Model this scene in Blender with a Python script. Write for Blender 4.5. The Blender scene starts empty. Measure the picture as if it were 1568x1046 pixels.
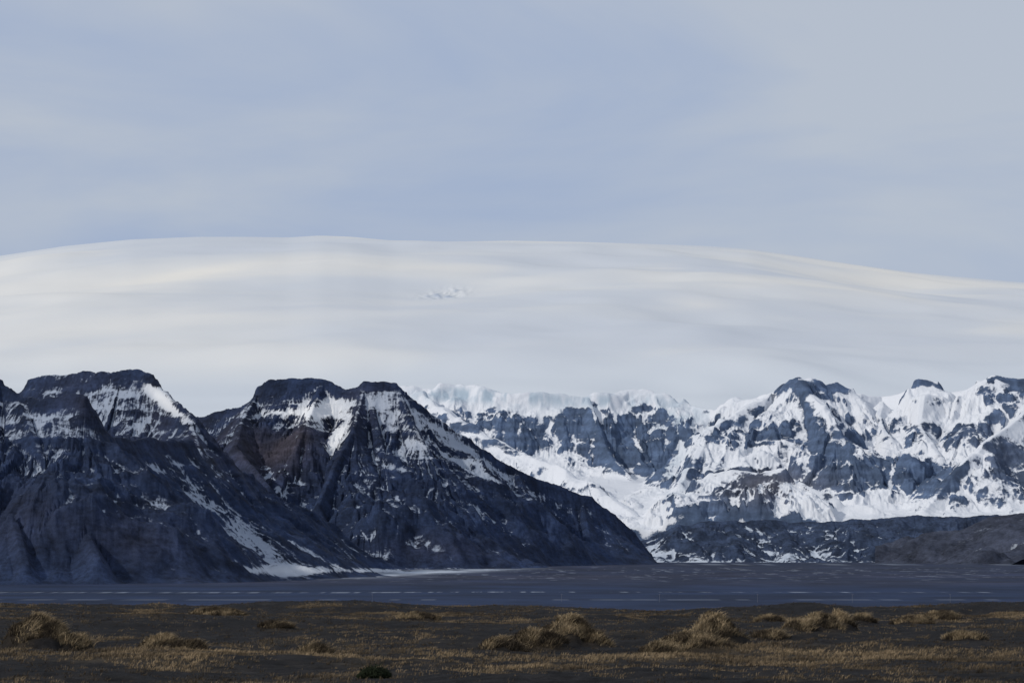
import bpy, math, numpy as np
from mathutils import Vector
F=4355.6; HZ=852.0; CAMZ=34.0; CX=784.0
rng=np.random.default_rng(7)
_tabs={}
def tab(seed):
    if seed not in _tabs:
        _tabs[seed]=np.random.default_rng(seed+1000).random((256,256)).astype(np.float32)*2-1
    return _tabs[seed]
def noise(x,y,seed=0):
    t=tab(seed); xf=np.floor(x); yf=np.floor(y)
    fx=x-xf; fy=y-yf; xi=xf.astype(np.int64)&255; yi=yf.astype(np.int64)&255
    x1=(xi+1)&255; y1=(yi+1)&255
    fx=fx*fx*fx*(fx*(fx*6-15)+10); fy=fy*fy*fy*(fy*(fy*6-15)+10)
    return (t[xi,yi]*(1-fx)+t[x1,yi]*fx)*(1-fy)+(t[xi,y1]*(1-fx)+t[x1,y1]*fx)*fy
def fbm(x,y,o=5,seed=0,g=0.5):
    a=1.0;s=0;n=0;c,sn=math.cos(0.6),math.sin(0.6)
    for i in range(o):
        s=s+a*noise(x,y,seed+i); n+=a; a*=g
        x,y=(c*x-sn*y)*2.03+13.1,(sn*x+c*y)*2.03+7.7
    return s/n*1.6
def ridged(x,y,o=4,seed=0,g=0.5):
    a=1.0;s=0;n=0;c,sn=math.cos(0.5),math.sin(0.5)
    for i in range(o):
        s=s+a*(1-np.abs(noise(x,y,seed+i))*2); n+=a; a*=g
        x,y=(c*x-sn*y)*2.07+3.1,(sn*x+c*y)*2.07+9.7
    return s/n
def sst(a,b,x):
    t=np.clip((x-a)/(b-a),0,1); return t*t*(3-2*t)
def blob(PX,PY,cx,cy,rx,ry,ang=0.0,p=2):
    c,s=math.cos(math.radians(ang)),math.sin(math.radians(ang))
    u=((PX-cx)*c+(PY-cy)*s)/rx; v=(-(PX-cx)*s+(PY-cy)*c)/ry
    return np.exp(-(u*u+v*v)**(p/2.0))
def W(p):
    px,py,d=p
    return ((px-CX)/F*d, d, CAMZ+(HZ-py)/F*d)
def blur(A,n=3,k=3):
    for _ in range(k):
        for ax in (0,1):
            P=np.pad(A,[(n,n) if a==ax else (0,0) for a in (0,1)],mode='edge')
            Cs=np.cumsum(P,axis=ax); Z=np.zeros_like(np.take(Cs,[0],axis=ax))
            Cs=np.concatenate([Z,Cs],axis=ax); L=A.shape[ax]; w=2*n+1
            A=(np.take(Cs,range(w,w+L),axis=ax)-np.take(Cs,range(0,L),axis=ax))/w
    return A
def grid_mesh(name,X,Y,Z,mat,attrs=None,colors=None,smooth=True):
    R,C=X.shape
    me=bpy.data.meshes.new(name)
    co=np.stack([X,Y,Z],-1).reshape(-1,3).astype(np.float32)
    idx=np.arange(R*C).reshape(R,C)
    q=np.stack([idx[:-1,:-1],idx[:-1,1:],idx[1:,1:],idx[1:,:-1]],-1).reshape(-1,4).astype(np.int32)
    me.vertices.add(len(co)); me.vertices.foreach_set('co',co.ravel())
    me.loops.add(q.size); me.loops.foreach_set('vertex_index',q.ravel())
    me.polygons.add(len(q)); me.polygons.foreach_set('loop_start',np.arange(0,q.size,4,dtype=np.int32))
    me.update(calc_edges=True)
    me.polygons.foreach_set('use_smooth',np.full(len(q),smooth))
    for k,v in (attrs or {}).items():
        a=me.attributes.new(k,'FLOAT','POINT'); a.data.foreach_set('value',v.astype(np.float32).ravel())
    for k,v in (colors or {}).items():
        a=me.attributes.new(k,'FLOAT_COLOR','POINT')
        c=np.concatenate([v.reshape(-1,3),np.ones((v.size//3,1))],1).astype(np.float32)
        a.data.foreach_set('color',c.ravel())
    me.materials.append(mat)
    ob=bpy.data.objects.new(name,me); bpy.context.scene.collection.objects.link(ob)
    return ob
def slope_of(X,Y,Z):
    def g(A): return np.gradient(A,axis=1),np.gradient(A,axis=0)
    xc,xr=g(X);yc,yr=g(Y);zc,zr=g(Z)
    nx=yc*zr-zc*yr; ny=zc*xr-xc*zr; nz=xc*yr-yc*xr
    nz=np.where(np.abs(nz)<1e-6,1e-6,nz)
    return np.sqrt(nx*nx+ny*ny)/np.abs(nz), nx/nz, ny/nz
def col(c): return np.array(c,dtype=np.float64)
def mixc(A,B,t): return A*(1-t[...,None])+B*t[...,None]

def plain_z(Y): return np.interp(Y,[0,5000,7000,8500,9500,11000,16000,60000],[-18,-18,-11,1,9,12,13,13])

def ridge_eval(X,Y,ridges,dn=None,dk=0.25,flat=9.0,ax=1.0):
    H=np.full(X.shape,-1e9); D=np.zeros_like(X); U=np.zeros_like(X)
    for ri,(pts,sn,sf,Lc) in enumerate(ridges):
        w=[W(p) for p in pts]; s0=0.0
        for (a,b) in zip(w[:-1],w[1:]):
            dx,dy=(b[0]-a[0])*ax,b[1]-a[1]; L=math.hypot(dx,dy)+1e-6; ux,uy=dx/L,dy/L
            QX=(X-a[0])*ax
            al=QX*ux+(Y-a[1])*uy; pe=-QX*uy+(Y-a[1])*ux
            t=np.clip(al,0,L); ov=al-t; d=np.hypot(ov,pe)
            de=d if dn is None else d*(1+dk*dn)
            de=np.sqrt(np.maximum(de-flat,0)**2+4)-2
            h=a[2]+(b[2]-a[2])*t/L-(sf*de+(sn-sf)*Lc*(1-np.exp(-de/Lc)))
            m=h>H
            H=np.where(m,h,H); D=np.where(m,d,D)
            U=np.where(m,s0+t+220*np.arctan2(ov,np.abs(pe)+1e-3)+np.sign(pe)*3777+ri*9173,U)
            s0+=L
    return H,D,U
def terrace(h,step,k,n):
    x=h/step+n; f=x-np.floor(x); r=np.floor(x)+sst(0.1,0.9,f)
    return h+(r-x)*step*k

def newmat(name):
    m=bpy.data.materials.new(name); m.use_nodes=True; nt=m.node_tree
    b=nt.nodes['Principled BSDF']; b.inputs['Roughness'].default_value=0.9
    b.inputs['Specular IOR Level'].default_value=0.1
    return m,nt,b
def nd(nt,t,**k):
    n=nt.nodes.new(t)
    for a,v in k.items(): setattr(n,a,v)
    return n
def math_n(nt,op,a,b=None,clamp=False):
    n=nd(nt,'ShaderNodeMath',operation=op); n.use_clamp=clamp
    for i,v in enumerate((a,b)):
        if v is None: continue
        if isinstance(v,(int,float)): n.inputs[i].default_value=v
        else: nt.links.new(v,n.inputs[i])
    return n.outputs[0]
def noise_n(nt,scale,detail=5,rough=0.6,vecscale=(1,1,1)):
    tc=nd(nt,'ShaderNodeNewGeometry'); mp=nd(nt,'ShaderNodeMapping'); mp.inputs['Scale'].default_value=vecscale
    nt.links.new(tc.outputs['Position'],mp.inputs['Vector'])
    n=nd(nt,'ShaderNodeTexNoise'); n.inputs['Scale'].default_value=scale; n.inputs['Detail'].default_value=detail
    n.inputs['Roughness'].default_value=rough; nt.links.new(mp.outputs[0],n.inputs['Vector'])
    return n.outputs['Fac']
def mountain_mat(name,fine,sharp=0.12,rockvar=0.7,amp=0.9,bump=3.0,streak=0.0,strk=1.8):
    m,nt,b=newmat(name)
    rc=nd(nt,'ShaderNodeAttribute',attribute_name='rock'); sc=nd(nt,'ShaderNodeAttribute',attribute_name='snowcol')
    sn=nd(nt,'ShaderNodeAttribute',attribute_name='snow')
    n1=noise_n(nt,fine,7,0.72,(1,1,1.6)); n2=noise_n(nt,fine*0.25,5,0.6,(1,1,2.5))
    v=math_n(nt,'ADD',sn.outputs['Fac'],math_n(nt,'MULTIPLY',math_n(nt,'SUBTRACT',n1,0.5),amp))
    rvx=None
    if streak>0:
        gu=nd(nt,'ShaderNodeAttribute',attribute_name='gu'); gd=nd(nt,'ShaderNodeAttribute',attribute_name='gd')
        cx=nd(nt,'ShaderNodeCombineXYZ'); nt.links.new(gu.outputs['Fac'],cx.inputs[0]); nt.links.new(gd.outputs['Fac'],cx.inputs[1])
        ns=nd(nt,'ShaderNodeTexNoise'); ns.inputs['Scale'].default_value=1; ns.inputs['Detail'].default_value=4; ns.inputs['Roughness'].default_value=0.6; ns.inputs['Distortion'].default_value=0.6
        nt.links.new(cx.outputs[0],ns.inputs['Vector'])
        sv=math_n(nt,'SUBTRACT',ns.outputs['Fac'],0.5)
        v=math_n(nt,'ADD',v,math_n(nt,'MULTIPLY',sv,streak)); rvx=math_n(nt,'MULTIPLY',sv,strk)
    mr=nd(nt,'ShaderNodeMapRange',interpolation_type='SMOOTHSTEP'); nt.links.new(v,mr.inputs['Value'])
    mr.inputs['From Min'].default_value=0.5-sharp; mr.inputs['From Max'].default_value=0.5+sharp
    rv=math_n(nt,'ADD',math_n(nt,'MULTIPLY',math_n(nt,'SUBTRACT',math_n(nt,'ADD',n2,math_n(nt,'MULTIPLY',n1,1.4)),1.2),rockvar*1.6),1.0)
    if rvx is not None: rv=math_n(nt,'ADD',rv,rvx)
    rv=math_n(nt,'MAXIMUM',rv,0.3)
    vm=nd(nt,'ShaderNodeVectorMath',operation='SCALE'); nt.links.new(rc.outputs['Color'],vm.inputs[0]); nt.links.new(rv,vm.inputs['Scale'])
    mx=nd(nt,'ShaderNodeMix',data_type='RGBA'); nt.links.new(mr.outputs[0],mx.inputs[0])
    nt.links.new(vm.outputs[0],mx.inputs[6]); nt.links.new(sc.outputs['Color'],mx.inputs[7])
    nt.links.new(mx.outputs[2],b.inputs['Base Color'])
    bp=nd(nt,'ShaderNodeBump'); bp.inputs['Strength'].default_value=0.6; bp.inputs['Distance'].default_value=bump
    nt.links.new(n1,bp.inputs['Height']); nt.links.new(bp.outputs[0],b.inputs['Normal'])
    return m
def fan(px0,px1,nc,Ys):
    PX=np.linspace(px0,px1,nc); PXg,Yg=np.meshgrid(PX,Ys); return (PXg-CX)/F*Yg, Yg, PXg
# ---------------------------------------------------------------- FRONT MASSIF
X,Y,PX=fan(-230,1100,1250,np.linspace(4700,10800,680))
A=[(-420,470,6800),(-300,500,6600),(-100,545,6350),(-20,568,6150),(0,575,6100),(14,590,6080),(30,601,6050),(60,604,6000),(100,600,5980),(130,604,5950),(142,625,5950),(156,660,5980),(200,668,6150),(290,668,6500)]
A2=[(30,601,6050),(60,680,5800),(110,760,5550),(150,850,5300)]
A3=[(145,640,5950),(200,715,5900),(255,780,5900),(310,850,6000)]
A4=[(-60,560,6200),(-30,680,5800),(20,780,5450),(40,860,5250)]
B=[(20,604,7700),(36,596,7600),(46,580,7550),(62,574,7500),(130,568,7400),(190,562,7300),(215,563,7280),(232,570,7250),(245,589,7200),(300,637,6950),(345,688,6900),(400,752,6950),(440,795,7050),(490,838,7300),(545,869,7800)]
B2=[(290,640,6950),(310,700,6650),(350,770,6500),(385,835,6450)]
B3=[(345,690,6900),(390,760,6750),(430,830,6700)]
C=[(300,636,9900),(330,629,9800),(370,620,9700),(390,606,9650),(396,588,9600),(410,580,9500),(450,576,9450),(480,575,9430),(495,577,9400),(530,592,9350),(545,590,9320),(558,582,9300),(605,583,9300),(620,598,9300),(650,622,9350),(700,659,9400),(780,711,9500),(830,733,9600),(905,759,9700),(940,784,9750),(970,812,9800),(995,845,9850),(1008,864,9850)]
C1=[(556,590,9300),(542,652,9000),(512,708,8800),(488,768,8550),(520,852,8350)]
C2=[(608,590,9300),(640,660,9050),(690,735,8850),(725,800,8700),(745,858,8550)]
C3=[(790,718,9500),(815,780,9250),(830,860,9000)]
C4=[(400,590,9600),(370,640,9200),(360,680,8900),(410,740,8500)]
C5=[(890,760,9680),(900,815,9450),(890,860,9300)]
C6=[(495,580,9400),(470,640,9100),(450,690,8900)]
C7=[(570,620,9200),(590,700,8900),(610,780,8650),(630,860,8400)]
rid=[(A,1.2,.46,60),(A2,.9,.45,50),(A3,.9,.45,50),(A4,.9,.45,50),(B,1.4,.46,70),(B2,.8,.42,50),(B3,.7,.42,40),(C,1.5,.5,60),(C1,1.1,.5,50),(C2,1.0,.5,50),(C3,.9,.5,40),(C4,.9,.5,40),(C5,.9,.55,40),(C6,.9,.5,40),(C7,.8,.5,40)]
dn=fbm(X/350,Y/350,5,11)
H,D,U=ridge_eval(X,Y,rid,dn,0.22,9,1.75)
gs=sst(0,260,D)
u=U+fbm(X/200,Y/200,3,31)*45+fbm(X/60,Y/60,3,35)*14
g1=ridged(u/150,D/1100+3,2,41); g2=ridged(u/48,D/500,3,51); g3=ridged(u/20,D/250,2,61)
Pz=plain_z(Y)
rel=np.clip((H-Pz)/150,0,1)*(1-.4*sst(880,960,PX))
Z=H+gs*rel*(g1*24+g2*14+g3*5.5-18)+fbm(X/120,Y/120,6,71,0.62)*(2.0+16*sst(0,150,D))*rel
tn=fbm(X/900,Y/900,3,81)*1.2
Zt=terrace(Z,46,0.30,tn+fbm(X/150,Y/150,3,88)*.4); Zt=terrace(Zt,17,0.40,tn*2+fbm(X/150,Y/150,3,89)*.5)
hi=sst(110,280,Z-Pz)
Z=Z*(1-hi)+Zt*hi
Z+=fbm(X/28,Y/28,4,91)*3.4*rel
hp=Z-Pz; Z=Pz+0.5*(hp+np.sqrt(hp*hp+20**2))-7
SL,NX,NY=slope_of(X,Y,Z)
PY=HZ-(Z-CAMZ)/Y*F
cur=(blur(Z,4,2)-Z)
elev=Z-Pz
def bl(*a): return blob(PX,PY,*a)
sn=0.02+ (0.80-np.minimum(SL,2.2))*0.22 + np.clip(cur,-6,8)*0.032 + (0.0-g2)*0.13*gs + (-g1)*0.05*gs -g3*.07*gs+ fbm(X/160,Y/160,4,101)*0.16
sn+= 0.13*sst(100,420,elev)
add=[(640,640,95,38,38,.26),(600,602,45,14,0,.2),(490,628,42,20,-20,.60),(515,672,10,34,35,.75),(250,612,52,9,42,.85),(180,620,60,28,0,.22),(110,578,75,9,0,.40),
 (230,716,45,10,0,.42),(300,740,60,25,20,.16),(340,790,75,26,30,.32),(400,840,70,20,35,.32),(450,872,80,7,0,.6),(600,873,90,4,0,.45),(425,745,6,38,-30,.5),(360,632,45,10,-25,.30),(430,632,40,7,-8,.40),
 (620,700,60,60,0,.16),(660,820,70,40,0,.16),(720,690,60,14,40,.28),(300,700,40,16,30,.16),(580,760,50,70,0,.14),(30,640,60,40,0,.18),(70,710,50,50,0,.12),(780,740,60,14,30,.24),(570,835,25,25,0,.2),(670,835,20,18,0,.2),(850,770,60,16,20,.15)]
for a in add: sn+=bl(*a[:5])*a[5]
sub=[(220,840,130,40,0,.30),(60,840,100,60,0,.25),(900,820,90,40,0,.18),(400,690,45,30,0,.25),(490,740,28,70,0,.25),(225,575,18,14,0,.5),(440,600,45,16,0,.25),(580,590,26,7,0,.3),(740,840,60,24,0,.10)]
for a in sub: sn-=bl(*a[:5])*a[5]
sn+=0.245
sn-=0.35*sst(40,8,elev)*(1-bl(480,874,150,16))
rock=np.zeros(X.shape+(3,))+col((0.0175,0.0285,0.063))  # blue distance haze is mixed into this rock colour
br=np.clip(bl(420,680,80,45,0)*.9+bl(250,640,60,60,0)*.4+bl(150,610,70,40)*.5+bl(220,830,140,45,15)*.3+bl(30,800,80,60)*.2+bl(560,620,40,40)*.3+bl(700,840,120,25)*.2,0,1)
br=np.clip(br*(0.8+0.7*fbm(X/250,Y/250,4,111)),0,1)
rock=mixc(rock,col((0.045,0.041,0.056)),br)
rock*= (1+0.40*np.clip(fbm(X/60,Y/60,4,121)+g2*0.3,-1,1.2))[...,None]
strat=0.5+0.5*np.sin((Z+12*tn)/5.0)
rock*= (1-0.25*hi*strat)[...,None]
sc=np.zeros(X.shape+(3,))+col((0.29,0.335,0.42))  # greyed snow: cloud shade over the massif is put into its colour
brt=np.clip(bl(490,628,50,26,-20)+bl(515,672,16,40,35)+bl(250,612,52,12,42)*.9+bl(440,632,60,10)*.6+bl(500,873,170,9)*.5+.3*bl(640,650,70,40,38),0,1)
sc=mixc(sc,col((0.74,0.755,0.78)),brt)  # sunlit snow patches painted brighter than the shaded snow around them
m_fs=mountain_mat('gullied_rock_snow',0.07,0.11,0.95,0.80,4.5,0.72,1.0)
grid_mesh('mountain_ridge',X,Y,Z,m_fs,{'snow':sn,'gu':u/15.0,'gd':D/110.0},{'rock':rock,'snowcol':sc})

# ---------------------------------------------------------------- BACK MOUNTAINS
X,Y,PX=fan(520,1800,1200,np.linspace(11250,14600,600))
R0=[(400,612,13700),(520,600,13600),(620,592,13500),(700,593,13500),(740,596,13450),(780,603,13400),(850,606,13400),(930,605,13400),(960,601,13500),(1000,600,13500),(1030,612,13450),(1060,620,13400),(1095,630,13300),(1130,612,13250),(1165,604,13200),(1190,598,13150),(1207,588,13100),(1213,577,13050),(1222,574,13050),(1245,584,13050),(1262,592,13080),(1280,586,13100),(1298,592,13100),(1308,603,13200),(1350,608,13300),(1392,600,13200),(1402,584,13100),(1434,584,13100),(1445,598,13150),(1485,598,13100),(1500,579,13000),(1530,578,13000),(1570,582,13000),(1700,570,13000),(1850,560,13000)]
R1=[(640,598,13350),(690,632,13050),(730,657,12850),(790,690,12650),(850,714,12450),(900,740,12250),(960,782,12000),(1000,812,11800)]
R2=[(900,610,13350),(925,680,13050),(965,735,12800)]
R3=[(1190,602,13100),(1125,630,12850),(1085,658,12700),(1065,703,12450),(1040,740,12200)]
R4=[(1225,582,13000),(1262,622,12750),(1285,662,12500),(1310,700,12350),(1340,745,12250)]
R5=[(1010,796,11800),(1045,766,11850),(1090,728,11900),(1140,719,11900),(1200,722,11850),(1240,750,11800),(1300,775,11750),(1350,790,11700)]
R5b=[(1140,719,11900),(1120,760,11780),(1100,795,11700)]
R5c=[(1195,722,11850),(1215,760,11740),(1210,795,11660)]
R6=[(1600,590,12900),(1560,640,12500),(1505,680,12200),(1455,730,11950),(1415,785,11700)]
R7=[(1415,600,12950),(1405,650,12750),(1440,700,12450)]
R8=[(1700,600,12700),(1640,690,12100),(1600,750,11800)]
R9=[(1350,612,13150),(1345,640,12950),(1360,668,12700)]
R10=[(1490,605,13000),(1500,630,12850),(1480,655,12650)]
rid=[(R0,1.3,.60,60),(R1,.9,.6,40),(R2,1.3,.75,60),(R3,1.1,.6,50),(R4,1.2,.6,50),(R5,.8,.45,50),(R5b,.8,.5,40),(R5c,.8,.5,40),(R6,1.1,.58,50),(R7,1.0,.65,50),(R8,1,.6,50),(R9,.8,.6,40),(R10,.8,.6,40)]
dn=fbm(X/450,Y/450,4,211)
H,D,U=ridge_eval(X,Y,rid,dn,0.30,12,1.25)
u=U+fbm(X/200,Y/200,3,231)*40+fbm(X/70,Y/70,3,235)*18
g1=ridged(u/230,D/700+3,2,241); g2=ridged(u/60,D/300,3,251); g3=ridged(u/24,D/160,2,256)
gs=sst(0,240,D)
Z=H+gs*(g1*36+g2*18+g3*7-26)+fbm(X/200,Y/200,6,271,0.58)*(3+40*sst(0,160,D))
tn=fbm(X/900,Y/900,3,281)*1.1
km=sst(-.45,.35,fbm(X/300,Y/300,3,285)); km2=sst(-.4,.4,fbm(X/200+9,Y/200,3,286))
Z=terrace(Z,130,0.68*km,tn+fbm(X/330,Y/330,4,287)*.75+.25); Z=terrace(Z,44,0.45*km2,tn*3+fbm(X/150,Y/150,4,288)*1.0)
Z+=fbm(X/50,Y/50,5,291,.62)*7.5*(.3+.7*sst(0,100,D))
flo=165+np.clip(Y-11500,-700,3000)*0.15+fbm(X/400,Y/400,4,301)*12 - 150*sst(1050,985,PX)*sst(12300,11300,Y)-260*sst(11620,11380,Y)
k=40.0; dd=Z-flo; Z=flo+0.5*(dd+np.sqrt(dd*dd+k*k))
Z=np.where(Y<11700,np.minimum(Z,flo+200*sst(11350,11600,Y)+20),Z)
Zs=blur(Z,3,2)
SL,NX,NY=slope_of(X,Y,Zs); SLf,_,_=slope_of(X,Y,Z)
SL=np.minimum(SL,1.7); SLf=np.minimum(SLf,2.2)
PY=HZ-(Z-CAMZ)/Y*F
cur=(blur(Z,6,2)-Z)
wob=fbm(X/110,Y/110,4,315)
PXw=PX+20*fbm(X/120,Y/120,5,316,.6); PYw=PY+13*fbm(X/100,Y/100,5,317,.6)
sn=0.62+(0.92-SL)*0.44+(0.9-SLf)*0.22+np.clip(cur,-10,12)*0.022+fbm(X/200,Y/200,6,311,0.62)*0.36-0.12*g2*gs-.09*g3*gs
for a in [(880,655,110,24,4,-.60),(960,690,60,22,10,-.40),(730,642,45,8,5,-.4),(1005,720,30,45,0,-.15),(1380,730,70,26,0,-.9),(1285,700,50,42,0,-.45),(1228,592,22,9,10,-.9),(1290,592,14,5,0,-.8),(1170,660,60,13,-12,-.55),(1250,650,40,22,-30,-.35),(1540,605,50,8,0,-.45),(1418,586,20,4,0,-.7),(1530,580,30,4,0,-.7),(1500,650,40,10,-25,-.35),(1480,745,50,20,-40,-.35),(1550,700,30,30,0,-.30),(1370,655,40,9,12,-.35),(1105,655,20,8,-20,-.4),
          (800,690,30,8,10,-.35),(905,705,35,8,8,-.35),(955,730,30,8,15,-.35),(860,740,25,7,25,-.3),(1150,752,60,20,0,-.10),
          (700,665,60,22,38,.5),(840,720,80,18,28,.3),(930,770,60,25,35,.5),(1120,694,75,16,4,.9),(1370,690,70,10,2,1.0),(1320,774,100,13,0,1.2),(1150,797,160,9,0,.8),(1000,800,50,30,0,.8),(1345,628,80,18,0,.9),(1470,628,60,14,0,.9),(1440,605,60,10,0,.6),(1350,603,30,10,0,.6),(1120,625,50,14,-20,.7),(1170,612,40,8,-10,.5),(1190,690,40,14,0,.5),(1500,725,18,40,25,.5),(1450,700,30,15,0,.3),(1560,655,30,14,-20,.5)]:
    sn+=blob(PXw,PYw,*a[:5])*a[5]
sn+=1.5*sst(632,616,PYw)*sst(1160,1090,PX)
for (cx,cy,an) in [(912,650,5),(975,690,-4),(845,655,12),(1042,700,-8),(1365,730,10),(1300,720,-6),(940,640,3),(800,640,8)]:
    sn+=blob(PX+5*wob,PY,cx,cy,4.5,30,an)*.7
rock=np.zeros(X.shape+(3,))+col((0.078,0.114,0.190))  # rock paled and blued to carry the haze of distance
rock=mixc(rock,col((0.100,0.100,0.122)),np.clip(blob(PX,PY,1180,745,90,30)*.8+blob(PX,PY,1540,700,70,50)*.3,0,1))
rock*=(1+0.30*np.clip(fbm(X/60,Y/60,4,321)+.4*g2,-1,1))[...,None]
rock*=(1-0.22*(0.5+0.5*np.sin((Z+20*tn)/6.5)))[...,None]
sc=np.zeros(X.shape+(3,))+col((0.66,0.685,0.735))  # snow slightly dulled, haze painted into its colour as well
ice=np.clip((blob(PX,PY,720,604,110,12,0,3)+blob(PX,PY,900,614,150,12)*.9+blob(PX,PY,1040,640,50,22)*.7+blob(PX,PY,1030,720,30,50)*.5),0,1)*np.clip(0.6+1.1*fbm(X/35,Y/60,4,331),0,1)
sc=mixc(sc,col((0.37,0.45,0.53)),ice)
m_back=mountain_mat('alpine_rock_snow',0.05,0.11,0.5,0.80,4.0,0.25,0.5)
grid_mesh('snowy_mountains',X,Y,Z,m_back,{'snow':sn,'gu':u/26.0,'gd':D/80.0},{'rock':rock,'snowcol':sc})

# ---------------------------------------------------------------- MORAINE + BROWN HILL
X,Y,PX=fan(960,1800,850,np.linspace(10200,12000,280))
M=[(985,842,11200),(1005,824,11250),(1040,803,11300),(1100,798,11350),(1200,797,11400),(1300,793,11400),(1400,791,11400),(1480,789,11400),(1568,786,11400),(1850,780,11400)]
rid=[(M,.6,.33,40)]
def spur(px,py): return [(px,py,11350),(px+12,py+30,11100),(px+5,858,10900)]
for p in range(1050,1800,72): rid.append((spur(p+20*math.sin(p),802+4*math.sin(p*3)),.5,.33,30))
dn=fbm(X/200,Y/200,4,411)
H,D,U=ridge_eval(X,Y,rid,dn,0.4)
Pz=plain_z(Y)
uu=U+fbm(X/90,Y/90,3,432)*25
g2=ridged(uu/60,D/400,3,451)
Z=H+sst(0,100,D)*(g2*16-8)+fbm(X/70,Y/70,6,471,0.6)*8+fbm(X/300,Y/300,3,475)*6
hp=Z-Pz; Z=Pz+0.5*(hp+np.sqrt(hp*hp+15**2))-4
SL,_,_=slope_of(X,Y,Z); PY=HZ-(Z-CAMZ)/Y*F; cur=blur(Z,4,2)-Z
sn=0.27+(0.4-SL)*0.3+cur*0.05-g2*0.20+fbm(X/70,Y/70,4,481)*0.28+blob(PX,PY,1220,850,190,10)*.36+blob(PX,PY,1020,842,40,20)*.4-blob(PX,PY,1420,820,60,50)*.3-blob(PX,PY,1540,850,80,60)*.4-.2*sst(815,800,PY)
rock=np.zeros(X.shape+(3,))+col((0.030,0.044,0.080)); rock*=(1+0.4*np.clip(fbm(X/50,Y/50,4,421),-1,1))[...,None]
sc=np.zeros(X.shape+(3,))+col((0.44,0.49,0.57))
grid_mesh('moraine_hill',X,Y,Z,m_fs,{'snow':sn,'gu':uu/24,'gd':D/120},{'rock':rock,'snowcol':sc})
X,Y,PX=fan(1340,1900,420,np.linspace(9300,11000,220))
K=[(1385,864,10300),(1420,842,10300),(1455,818,10300),(1485,806,10300),(1520,797,10300),(1568,784,10300),(1640,765,10300),(1900,740,10300)]
K2=[(1500,802,10300),(1520,830,10050),(1530,860,9900)]
dn=fbm(X/200,Y/200,4,511)
H,D,U=ridge_eval(X,Y,[(K,.4,.27,40),(K2,.4,.27,40)],dn,0.3)
Pz=plain_z(Y); uu=U+fbm(X/90,Y/90,3,532)*25; g2=ridged(uu/70,D/400,3,551)
Z=H+sst(0,100,D)*(g2*8-4)+fbm(X/90,Y/90,6,571,0.6)*5
hp=Z-Pz; Z=Pz+0.5*(hp+np.sqrt(hp*hp+15**2))-4
sn=0.17-g2*0.14+fbm(X/70,Y/70,4,581)*0.25
rock=np.zeros(X.shape+(3,))+col((0.040,0.047,0.071)); rock*=(1+0.35*np.clip(fbm(X/70,Y/70,4,521),-1,1))[...,None]
sc=np.zeros(X.shape+(3,))+col((0.30,0.33,0.38))
grid_mesh('foothill',X,Y,Z,m_fs,{'snow':sn,'gu':uu/24,'gd':D/120},{'rock':rock,'snowcol':sc})

# ---------------------------------------------------------------- ICE CAP
Y0=13550.0
Ys=np.concatenate([np.linspace(Y0,22000,500),np.linspace(22100,34000,120)])
X,Y,PX=fan(-500,2050,1100,Ys)
sx=[-500,-200,0,100,200,300,380,440,490,540,600,680,780,900,1000,1080,1150,1220,1300,1400,1500,1568,1750,2050]
sy=[450,410,392,377,367,363,363,364,361,363,369.5,371,369,371,374,377,382,392,404,418,427,433,447,480]
k=np.interp(np.linspace(-500,2050,1100),sx,sy); kp=np.pad(k,8,mode='edge'); k=np.convolve(kp,np.hanning(17)/np.hanning(17).sum(),'valid')
SKY=np.broadcast_to(k[None,:1100],PX.shape)
a0=(HZ-655)/F; a1=(HZ-SKY)/F
t=(Y-Y0)/(22000-Y0)
s=np.where(t<1,np.sin(np.clip(t,0,1)*math.pi/2)**0.9,1-0.55*(t-1)**2)
ang=a0+(a1-a0)*s
Z=CAMZ+ang*Y
wx=X+600*fbm(X/3000,Y/3000,2,601)
und=fbm(wx/2300+Y/5000+3,Y/1500-X/7000,3,611,0.45)*70+fbm(X/900,Y/700,3,621)*8
PY=HZ-(Z-CAMZ)/Y*F
crev=blob(PX,PY,678,442,42,10,-6,4)
cn=ridged(X/70,Y/200,4,641,.6)
Z+=und*sst(1.0,0.8,t)*sst(0,0.1,t)+crev*cn*14
PY=HZ-(Z-CAMZ)/Y*F
var=fbm(wx/2200+Y/4000,Y/1200-X/6000,4,631)
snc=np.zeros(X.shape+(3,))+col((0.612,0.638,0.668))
snc=mixc(snc,col((0.79,0.765,0.71)),np.clip(0.12+0.5*var+.9*blob(PX,PY,1060,465,60,12)+.5*blob(PX,PY,1020,408,50,8)+.5*blob(PX,PY,600,468,130,12)+.6*blob(PX,PY,300,418,110,9,-8)+.5*blob(PX,PY,1350,440,160,40),0,1))  # cream blobs paint sunlit streaks; var adds old and new snow tones
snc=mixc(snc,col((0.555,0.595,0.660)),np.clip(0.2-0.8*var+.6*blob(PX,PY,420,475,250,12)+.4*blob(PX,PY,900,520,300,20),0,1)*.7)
snc=mixc(snc,col((0.610,0.655,0.705)),sst(520,590,PY)*.7)  # haze along the lower ice painted as pale blue
sn=1.5-crev*(0.90+0.6*cn)-.6*blob(PX,PY,535,567,20,4)
rock=np.zeros(X.shape+(3,))+col((0.42,0.47,0.55))
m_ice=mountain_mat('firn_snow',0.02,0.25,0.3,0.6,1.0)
grid_mesh('glacier_ice_cap',X,Y,Z,m_ice,{'snow':sn},{'rock':rock,'snowcol':snc})

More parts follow.
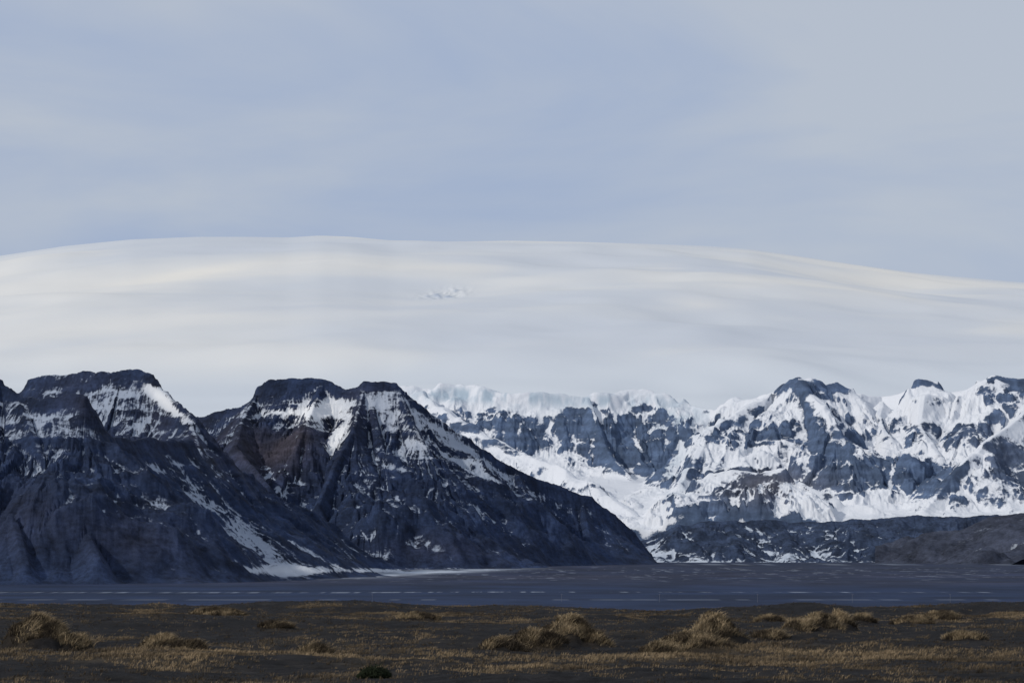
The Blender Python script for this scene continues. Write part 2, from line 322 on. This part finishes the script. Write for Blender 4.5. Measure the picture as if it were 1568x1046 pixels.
# ---------------------------------------------------------------- PLAIN
inv=np.concatenate([np.linspace(1/330,1/1800,60)[:-1],np.linspace(1/1800,1/13000,420),np.linspace(1/13200,1/60000,20)])
Ys=1/inv
X,Y,PX=fan(-1200,2800,1800,Ys)
Z=plain_z(Y)+fbm(X/500,Y/300,3,701)*0.6
PY=HZ-(Z-CAMZ)/Y*F
n=fbm(X/700,Y/500,5,711)
c=np.zeros(X.shape+(3,))+col((0.0145,0.0265,0.064))
c=mixc(c,col((0.030,0.035,0.063)),np.clip(sst(903,888,PY)*(0.75+n*.6),0,1))
c=mixc(c,col((0.020,0.031,0.060)),sst(880,870,PY)*sst(900,1000,PX)*0.5)
c*= (1+0.35*fbm(X/120,Y/200,4,721))[...,None]
line=np.exp(-((PY-906.5-0.8*noise(X/300,X*0,731))/0.5)**2)*np.clip(-0.15+0.6*noise(X/60,X*0+4,732)+0.9*noise(X/8,X*0,733)+0.5*noise(X/3,X*0,736)+0.3*blob(PX,PY,480,907,400,20)+.2*blob(PX,PY,30,908,90,20),0,1)
l2=np.exp(-((PY-918)/0.5)**2)*np.clip(-0.25+1.2*noise(X/20,X*0+9,734),0,.25)
fanw=np.clip(blob(PX,PY,480,879,120,4.5,0)*1.6+blob(PX,PY,640,876,120,2.8,-2)*1.3,0,1)*np.clip(.75+.9*fbm(X/80,Y/250,4,741),0,1)
fl=np.clip((fbm(X/22,Y/160,5,751)-0.55)*4,0,1)*sst(866,872,PY)*sst(896,880,PY)*.25
snw=np.clip(line*.6+l2+fanw+fl+.3*np.exp(-((PY-864)/1.0)**2)*np.clip(noise(X/40,X*0,735)*2,0,1)*sst(1000,1100,PX),0,1)
c=mixc(c,col((0.44,0.49,0.57)),snw)
m,nt,b=newmat('outwash_plain'); at=nd(nt,'ShaderNodeAttribute',attribute_name='Col'); n1=noise_n(nt,0.01,5,0.65,(1,0.5,1))
vm=nd(nt,'ShaderNodeVectorMath',operation='SCALE'); nt.links.new(at.outputs['Color'],vm.inputs[0]); nt.links.new(math_n(nt,'ADD',math_n(nt,'MULTIPLY',n1,1.1),0.42),vm.inputs['Scale']); nt.links.new(vm.outputs[0],b.inputs['Base Color'])
grid_mesh('ground',X,Y,Z,m,None,{'Col':c})

# ---------------------------------------------------------------- DUNES
mounds=[]
def addm(px,pyb,pyt,w,ky=1.1,pw=3.0):
    d=4.0*F/(pyb-HZ); mounds.append(((px-CX)/F*d,d+w/F*d*.35,(pyb-pyt)/F*d*1.02,w/2/F*d,w/2/F*d*ky,pw))
for a in [(56,998,945,108,1.1,3.2),(104,998,974,60),(870,986,947,90),(822,990,966,84),(905,986,965,60),(770,992,975,64),(1092,986,941,80),(1062,992,972,104),(1120,985,970,54),(1256,975,954,70),(1285,972,948,50),(1225,976,961,44),(245,992,970,64),(285,994,982,50),(1010,994,983,50),(1400,950,938,60),(1320,958,946,46),(1180,950,940,50),(330,942,932,80),(1440,944,934,60),(480,1000,991,50),(1480,985,974,60),(1180,980,972,50),(640,950,942,60),(420,965,958,50)]: addm(*a)
def dune_h(X,Y):
    z=30+fbm(X/22,Y/16,5,801,0.5)*0.30+fbm(X/5,Y/5,4,811)*0.14+fbm(X/1.2,Y/1.2,3,815)*0.05
    z=z+ (fbm(X/14,Y/30,4,821,.55)*0.45-0.22)*np.exp(-((Y-225)/38)**2)
    z=z-0.00010*np.clip(Y-238,0,900)**2*1.0 - 0.03*np.clip(Y-238,0,2000)
    M=0
    for (mx,my,h,rx,ry,pw) in mounds:
        wob=1+0.22*noise(X/0.8+mx,Y/0.8,831)
        r=np.sqrt(((X-mx)/rx)**2+((Y-my)/ry)**2)*wob
        M=np.maximum(M,h*np.exp(-r**pw*1.1)*(1+0.18*noise(X/.45,Y/.45,832)))
    return z+M
def mound_m(X,Y):
    m=np.zeros_like(X)
    for (mx,my,h,rx,ry,pw) in mounds:
        r=np.sqrt(((X-mx)/rx)**2+((Y-my)/ry)**2); m=np.maximum(m,np.exp(-r**3*.9)*min(1,h/0.7))
    return m
def grass_m(X,Y):
    PY=HZ+4.0/Y*F; PX=CX+X/Y*F
    g=-0.06+fbm(X/5,Y/7,6,841,.66)*0.85
    wav=6*noise(PX/220,PX*0,842)
    band=np.exp(-((PY-(1004+wav-8*sst(900,1500,PX)))/9)**2)
    g=g+band*(1.0+.6*fbm(X/2.5,Y/3,3,846))+0.35*np.exp(-((PY-938)/6)**2)*(.5+noise(X/9,Y/20,844))+0.14*sst(1015,1035,PY)
    g=g-0.16*np.exp(-((PY-964)/13.0)**2)
    return np.clip(g,0,1)
inv=np.linspace(1/45,1/700,620); X,Y,PX=fan(-700,2300,1300,1/inv)
Z=dune_h(X,Y); g=np.clip(grass_m(X,Y)+mound_m(X,Y),0,1)
c=np.zeros(X.shape+(3,))+col((0.0115,0.0105,0.0110)); c=mixc(c,col((0.052,0.040,0.026)),np.clip(g*.75+.14*fbm(X/2,Y/2,4,851),0,1))
c*=(1+.5*fbm(X/.8,Y/.8,4,861))[...,None]
m,nt,b=newmat('black_sand'); at=nd(nt,'ShaderNodeAttribute',attribute_name='Col'); n1=noise_n(nt,3.0,6,0.7)
vm=nd(nt,'ShaderNodeVectorMath',operation='SCALE'); nt.links.new(at.outputs['Color'],vm.inputs[0]); nt.links.new(math_n(nt,'MAXIMUM',math_n(nt,'ADD',math_n(nt,'MULTIPLY',n1,2.6),-0.3),0.2),vm.inputs['Scale']); nt.links.new(vm.outputs[0],b.inputs['Base Color'])
bp=nd(nt,'ShaderNodeBump'); bp.inputs['Distance'].default_value=0.14; nt.links.new(n1,bp.inputs['Height']); nt.links.new(bp.outputs[0],b.inputs['Normal'])
grid_mesh('sand_dunes',X,Y,np.maximum(Z,-30),m,None,{'Col':c})

def blades(name,cx,cy,nb,rad,hh,ww,colr,mat,lean=0.35,windx=0.35):
    n=len(cx)
    i=np.repeat(np.arange(n),nb); N=len(i)
    a=rng.random(N)*2*math.pi; r=np.sqrt(rng.random(N))*rad[i]
    x=cx[i]+np.cos(a)*r; y=cy[i]+np.sin(a)*r; z=dune_h(x,y)-0.02
    h=hh[i]*(0.5+0.7*rng.random(N)); w=ww*(0.6+0.8*rng.random(N))
    lx=np.cos(a)*lean*r/rad[i]+rng.normal(0,.25,N)+windx; ly=np.sin(a)*lean*r/rad[i]+rng.normal(0,.25,N)
    b=rng.random(N)*math.pi; bx=np.cos(b)*w/2; by=np.sin(b)*w/2*.6
    V=np.zeros((N,5,3))
    V[:,0]=np.stack([x-bx,y-by,z],1); V[:,1]=np.stack([x+bx,y+by,z],1)
    V[:,2]=np.stack([x+bx*.8+lx*h*.35,y+by*.8+ly*h*.35,z+h*.6],1); V[:,3]=np.stack([x-bx*.8+lx*h*.35,y-by*.8+ly*h*.35,z+h*.6],1)
    V[:,4]=np.stack([x+lx*h*1.0,y+ly*h*1.0,z+h*.9],1)
    base=(np.arange(N)*5)[:,None]
    loops=np.concatenate([base+np.array([[0,1,2,3]]),base+np.array([[3,2,4]])],1).astype(np.int32).ravel()
    me=bpy.data.meshes.new(name); me.vertices.add(N*5); me.vertices.foreach_set('co',V.astype(np.float32).ravel())
    me.loops.add(len(loops)); me.loops.foreach_set('vertex_index',loops)
    st=(np.arange(N)*7)[:,None]+np.array([[0,4]]); me.polygons.add(N*2); me.polygons.foreach_set('loop_start',st.astype(np.int32).ravel())
    me.update(calc_edges=True)
    cc=colr[i]*(0.5+1.0*rng.random((N,1))); cc=np.repeat(cc[:,None,:],5,1); cc[:,:2]*=.5
    at=me.attributes.new('Col','FLOAT_COLOR','POINT'); at.data.foreach_set('color',np.concatenate([cc,np.ones((N,5,1))],2).astype(np.float32).ravel())
    me.materials.append(mat); ob=bpy.data.objects.new(name,me); bpy.context.scene.collection.objects.link(ob); return ob
mg,nt,b=newmat('dry_grass_blades'); at=nd(nt,'ShaderNodeAttribute',attribute_name='Col'); nt.links.new(at.outputs['Color'],b.inputs['Base Color'])
Nc=300000
yy=np.sqrt(rng.uniform(80**2,262**2,Nc)); xx=(rng.uniform(-230,1800,Nc)-CX)/F*yy
gm=grass_m(xx,yy); keep=rng.random(Nc)<(gm**1.25*.62+0.04)
xx=xx[keep];yy=yy[keep]; gm=gm[keep]
print('tussocks',len(xx))
v=np.clip(.08+.55*gm+.5*fbm(xx/3,yy/3,3,871),0,1)[:,None]; cl=col((0.285,0.212,0.130))*v+col((0.052,0.041,0.030))*(1-v)
blades('dry_grass',xx,yy,9,0.10+.12*rng.random(len(xx)),0.06+.12*rng.random(len(xx))+.05*gm,0.024,cl,mg)
mxs=[];mys=[];mv=[]
for (mx,my,h,rx,ry,pw) in mounds:
    n=int(260*rx*ry)+60; a=rng.random(n)*2*math.pi; r=np.sqrt(rng.random(n))*1.08
    mxs.append(mx+np.cos(a)*r*rx); mys.append(my+np.sin(a)*r*ry); mv.append(np.clip(1-r**2,0,1)*min(1,h/.8))
mx=np.concatenate(mxs);my=np.concatenate(mys);mv=np.concatenate(mv); print('mound',len(mx))
v=np.clip(.15+.45*mv+1.15*fbm(mx/.5,my/.5,3,881),0,1)[:,None]; cl=col((0.32,0.245,0.15))*v+col((0.050,0.039,0.028))*(1-v)  # blades painted lighter toward mound tops, shading the domes by colour
blades('dune_grass',mx,my,10,0.10+.1*rng.random(len(mx)),0.14+.2*rng.random(len(mx)),0.026,cl,mg,0.9,0.45)

# ---------------------------------------------------------------- SHRUB
def shrub():
    d=4.0*F/(1031-HZ); x0=(573-CX)/F*d; y0=d; z0=float(dune_h(np.array([x0]),np.array([y0]))[0])
    N=5200; V=[];Fc=[]
    lob=[(0,0,.26,.34),(-.3,.05,.2,.24),(.3,0,.2,.26),(.12,-.15,.2,.3),(-.14,-.1,.27,.24),(.45,.05,.12,.16),(-.46,0,.12,.14)]
    for i in range(N):
        l=lob[rng.integers(len(lob))]; dv=rng.normal(0,1,3); dv/=np.linalg.norm(dv); rr=l[3]*(0.55+.5*rng.random())*(1+.25*math.sin(7*dv[0]+l[0]*20)*math.cos(9*dv[2]))
        p=np.array([x0+l[0],y0+l[1],z0+l[2]])+dv*rr*np.array([1,1,.85])
        if p[2]<z0: p[2]=z0+rng.random()*.1
        u=rng.normal(0,1,3);u/=np.linalg.norm(u); w=np.cross(u,dv); w/=np.linalg.norm(w)+1e-6; s=.022+.02*rng.random()
        b=len(V); V+= [tuple(p-u*s),tuple(p+w*s*.5),tuple(p+u*s),tuple(p-w*s*.5)]; Fc.append((b,b+1,b+2,b+3))
    for i in range(22):
        a=rng.random()*6.28; e=np.array([x0+math.cos(a)*.55,y0+math.sin(a)*.35,z0+.3+.38*rng.random()]); b=len(V)
        for (px,py,pz,r) in [(x0,y0,z0-.05,.018),(e[0],e[1],e[2],.005)]:
            for k in range(4): V.append((px+r*math.cos(k*1.57),py+r*math.sin(k*1.57),pz))
        for k in range(4): Fc.append((b+k,b+(k+1)%4,b+4+(k+1)%4,b+4+k))
    me=bpy.data.meshes.new('shrub'); me.from_pydata(V,[],Fc); ms,nt,b=newmat('shrub_leaves')
    n1=noise_n(nt,6,3); cr=nd(nt,'ShaderNodeValToRGB'); cr.color_ramp.elements[0].color=(0.008,0.012,0.008,1); cr.color_ramp.elements[1].color=(0.028,0.036,0.018,1); nt.links.new(n1,cr.inputs[0]); nt.links.new(cr.outputs[0],b.inputs['Base Color'])
    me.materials.append(ms); ob=bpy.data.objects.new('shrub',me); bpy.context.scene.collection.objects.link(ob)
shrub()
# ---------------------------------------------------------------- UTILITY POLES
mp,nt,b=newmat('weathered_wood'); n1=noise_n(nt,4,3); cr=nd(nt,'ShaderNodeValToRGB'); cr.color_ramp.elements[0].color=(0.10,0.11,0.13,1); cr.color_ramp.elements[1].color=(0.2,0.21,0.24,1); nt.links.new(n1,cr.inputs[0]); nt.links.new(cr.outputs[0],b.inputs['Base Color'])
pv=[];pf=[]
def cyl(p,q,r0,r1,k=8):
    p=Vector(p);q=Vector(q);a=(q-p).normalized();u=a.orthogonal().normalized();w=a.cross(u);b=len(pv)
    for (c0,r) in ((p,r0),(q,r1)):
        for i in range(k): pv.append(tuple(c0+(u*math.cos(2*math.pi*i/k)+w*math.sin(2*math.pi*i/k))*r))
    for i in range(k): pf.append((b+i,b+(i+1)%k,b+k+(i+1)%k,b+k+i))
    pf.append(tuple(range(b+k,b+2*k)))
cyl((0,0,-.5),(0,0,9.5),.17,.12)
cyl((-1.3,0.16,9.0),(1.3,0.16,9.0),.07,.07)
for xx_ in (-1.2,0,1.2): cyl((xx_,0.16,9.05),(xx_,0.16,9.45),.05,.03)
cyl((-.8,.15,8.95),(0,.15,8.3),.03,.03); cyl((.8,.15,8.95),(0,.15,8.3),.03,.03)
pm=bpy.data.meshes.new('utility_pole'); pm.from_pydata(pv,[],pf); pm.materials.append(mp)
for px in (1455,1305,1160,1010,860,570):
    d=3250; ob=bpy.data.objects.new('utility_pole',pm); ob.location=((px-CX)/F*d,d,-18); bpy.context.scene.collection.objects.link(ob)

# ---------------------------------------------------------------- WORLD / LIGHT
SE,SA=30.0,-125.0
w=bpy.data.worlds.new('World'); bpy.context.scene.world=w; w.use_nodes=True; nt=w.node_tree; bg=nt.nodes['Background']; bg.inputs['Strength'].default_value=0.1
sky=nd(nt,'ShaderNodeTexSky',sky_type='NISHITA'); sky.sun_disc=False; sky.sun_elevation=math.radians(SE); sky.sun_rotation=math.radians(SA)
tc=nd(nt,'ShaderNodeTexCoord'); mp_=nd(nt,'ShaderNodeMapping'); mp_.inputs['Scale'].default_value=(4.5,4.5,15); mp_.inputs['Location'].default_value=(2.6,0.4,0.9); mp_.inputs['Rotation'].default_value=(0,math.radians(4),0); nt.links.new(tc.outputs['Generated'],mp_.inputs['Vector'])
n=nd(nt,'ShaderNodeTexNoise'); n.inputs['Scale'].default_value=1.0; n.inputs['Detail'].default_value=6; n.inputs['Roughness'].default_value=0.5; n.inputs['Distortion'].default_value=0.5; nt.links.new(mp_.outputs[0],n.inputs['Vector'])
sep=nd(nt,'ShaderNodeSeparateXYZ'); nt.links.new(tc.outputs['Generated'],sep.inputs[0])
cr=nd(nt,'ShaderNodeValToRGB'); e=cr.color_ramp.elements; e[0].position=0.36;e[0].color=(3.6,4.4,6.1,1); e[1].position=0.60; e[1].color=(4.75,5.25,6.15,1)
f=math_n(nt,'ADD',n.outputs['Fac'],math_n(nt,'MULTIPLY',math_n(nt,'SUBTRACT',sep.outputs['Z'],0.13),1.3)); nt.links.new(f,cr.inputs[0])
mx=nd(nt,'ShaderNodeMix',data_type='RGBA'); mx.inputs[0].default_value=0.93; nt.links.new(sky.outputs[0],mx.inputs[6]); nt.links.new(cr.outputs[0],mx.inputs[7]); nt.links.new(mx.outputs[2],bg.inputs['Color'])
L=bpy.data.lights.new('sun','SUN'); L.energy=2.2; L.angle=math.radians(2.0); L.color=(1,.94,.85); lo=bpy.data.objects.new('sun',L); bpy.context.scene.collection.objects.link(lo)
se,sa=math.radians(SE),math.radians(SA); dv=Vector((math.sin(sa)*math.cos(se),math.cos(sa)*math.cos(se),math.sin(se)))
lo.rotation_euler=dv.to_track_quat('Z','Y').to_euler()
cd=bpy.data.cameras.new('camera'); cd.lens=100; cd.sensor_width=36; cd.clip_start=1; cd.clip_end=100000
cd.shift_y=(HZ-523)/1568
co=bpy.data.objects.new('camera',cd); co.location=(0,0,CAMZ); co.rotation_euler=(math.pi/2,0,0); bpy.context.scene.collection.objects.link(co)
sc_=bpy.context.scene; sc_.camera=co; sc_.view_settings.view_transform='Standard'; sc_.view_settings.look='None'; sc_.view_settings.exposure=0
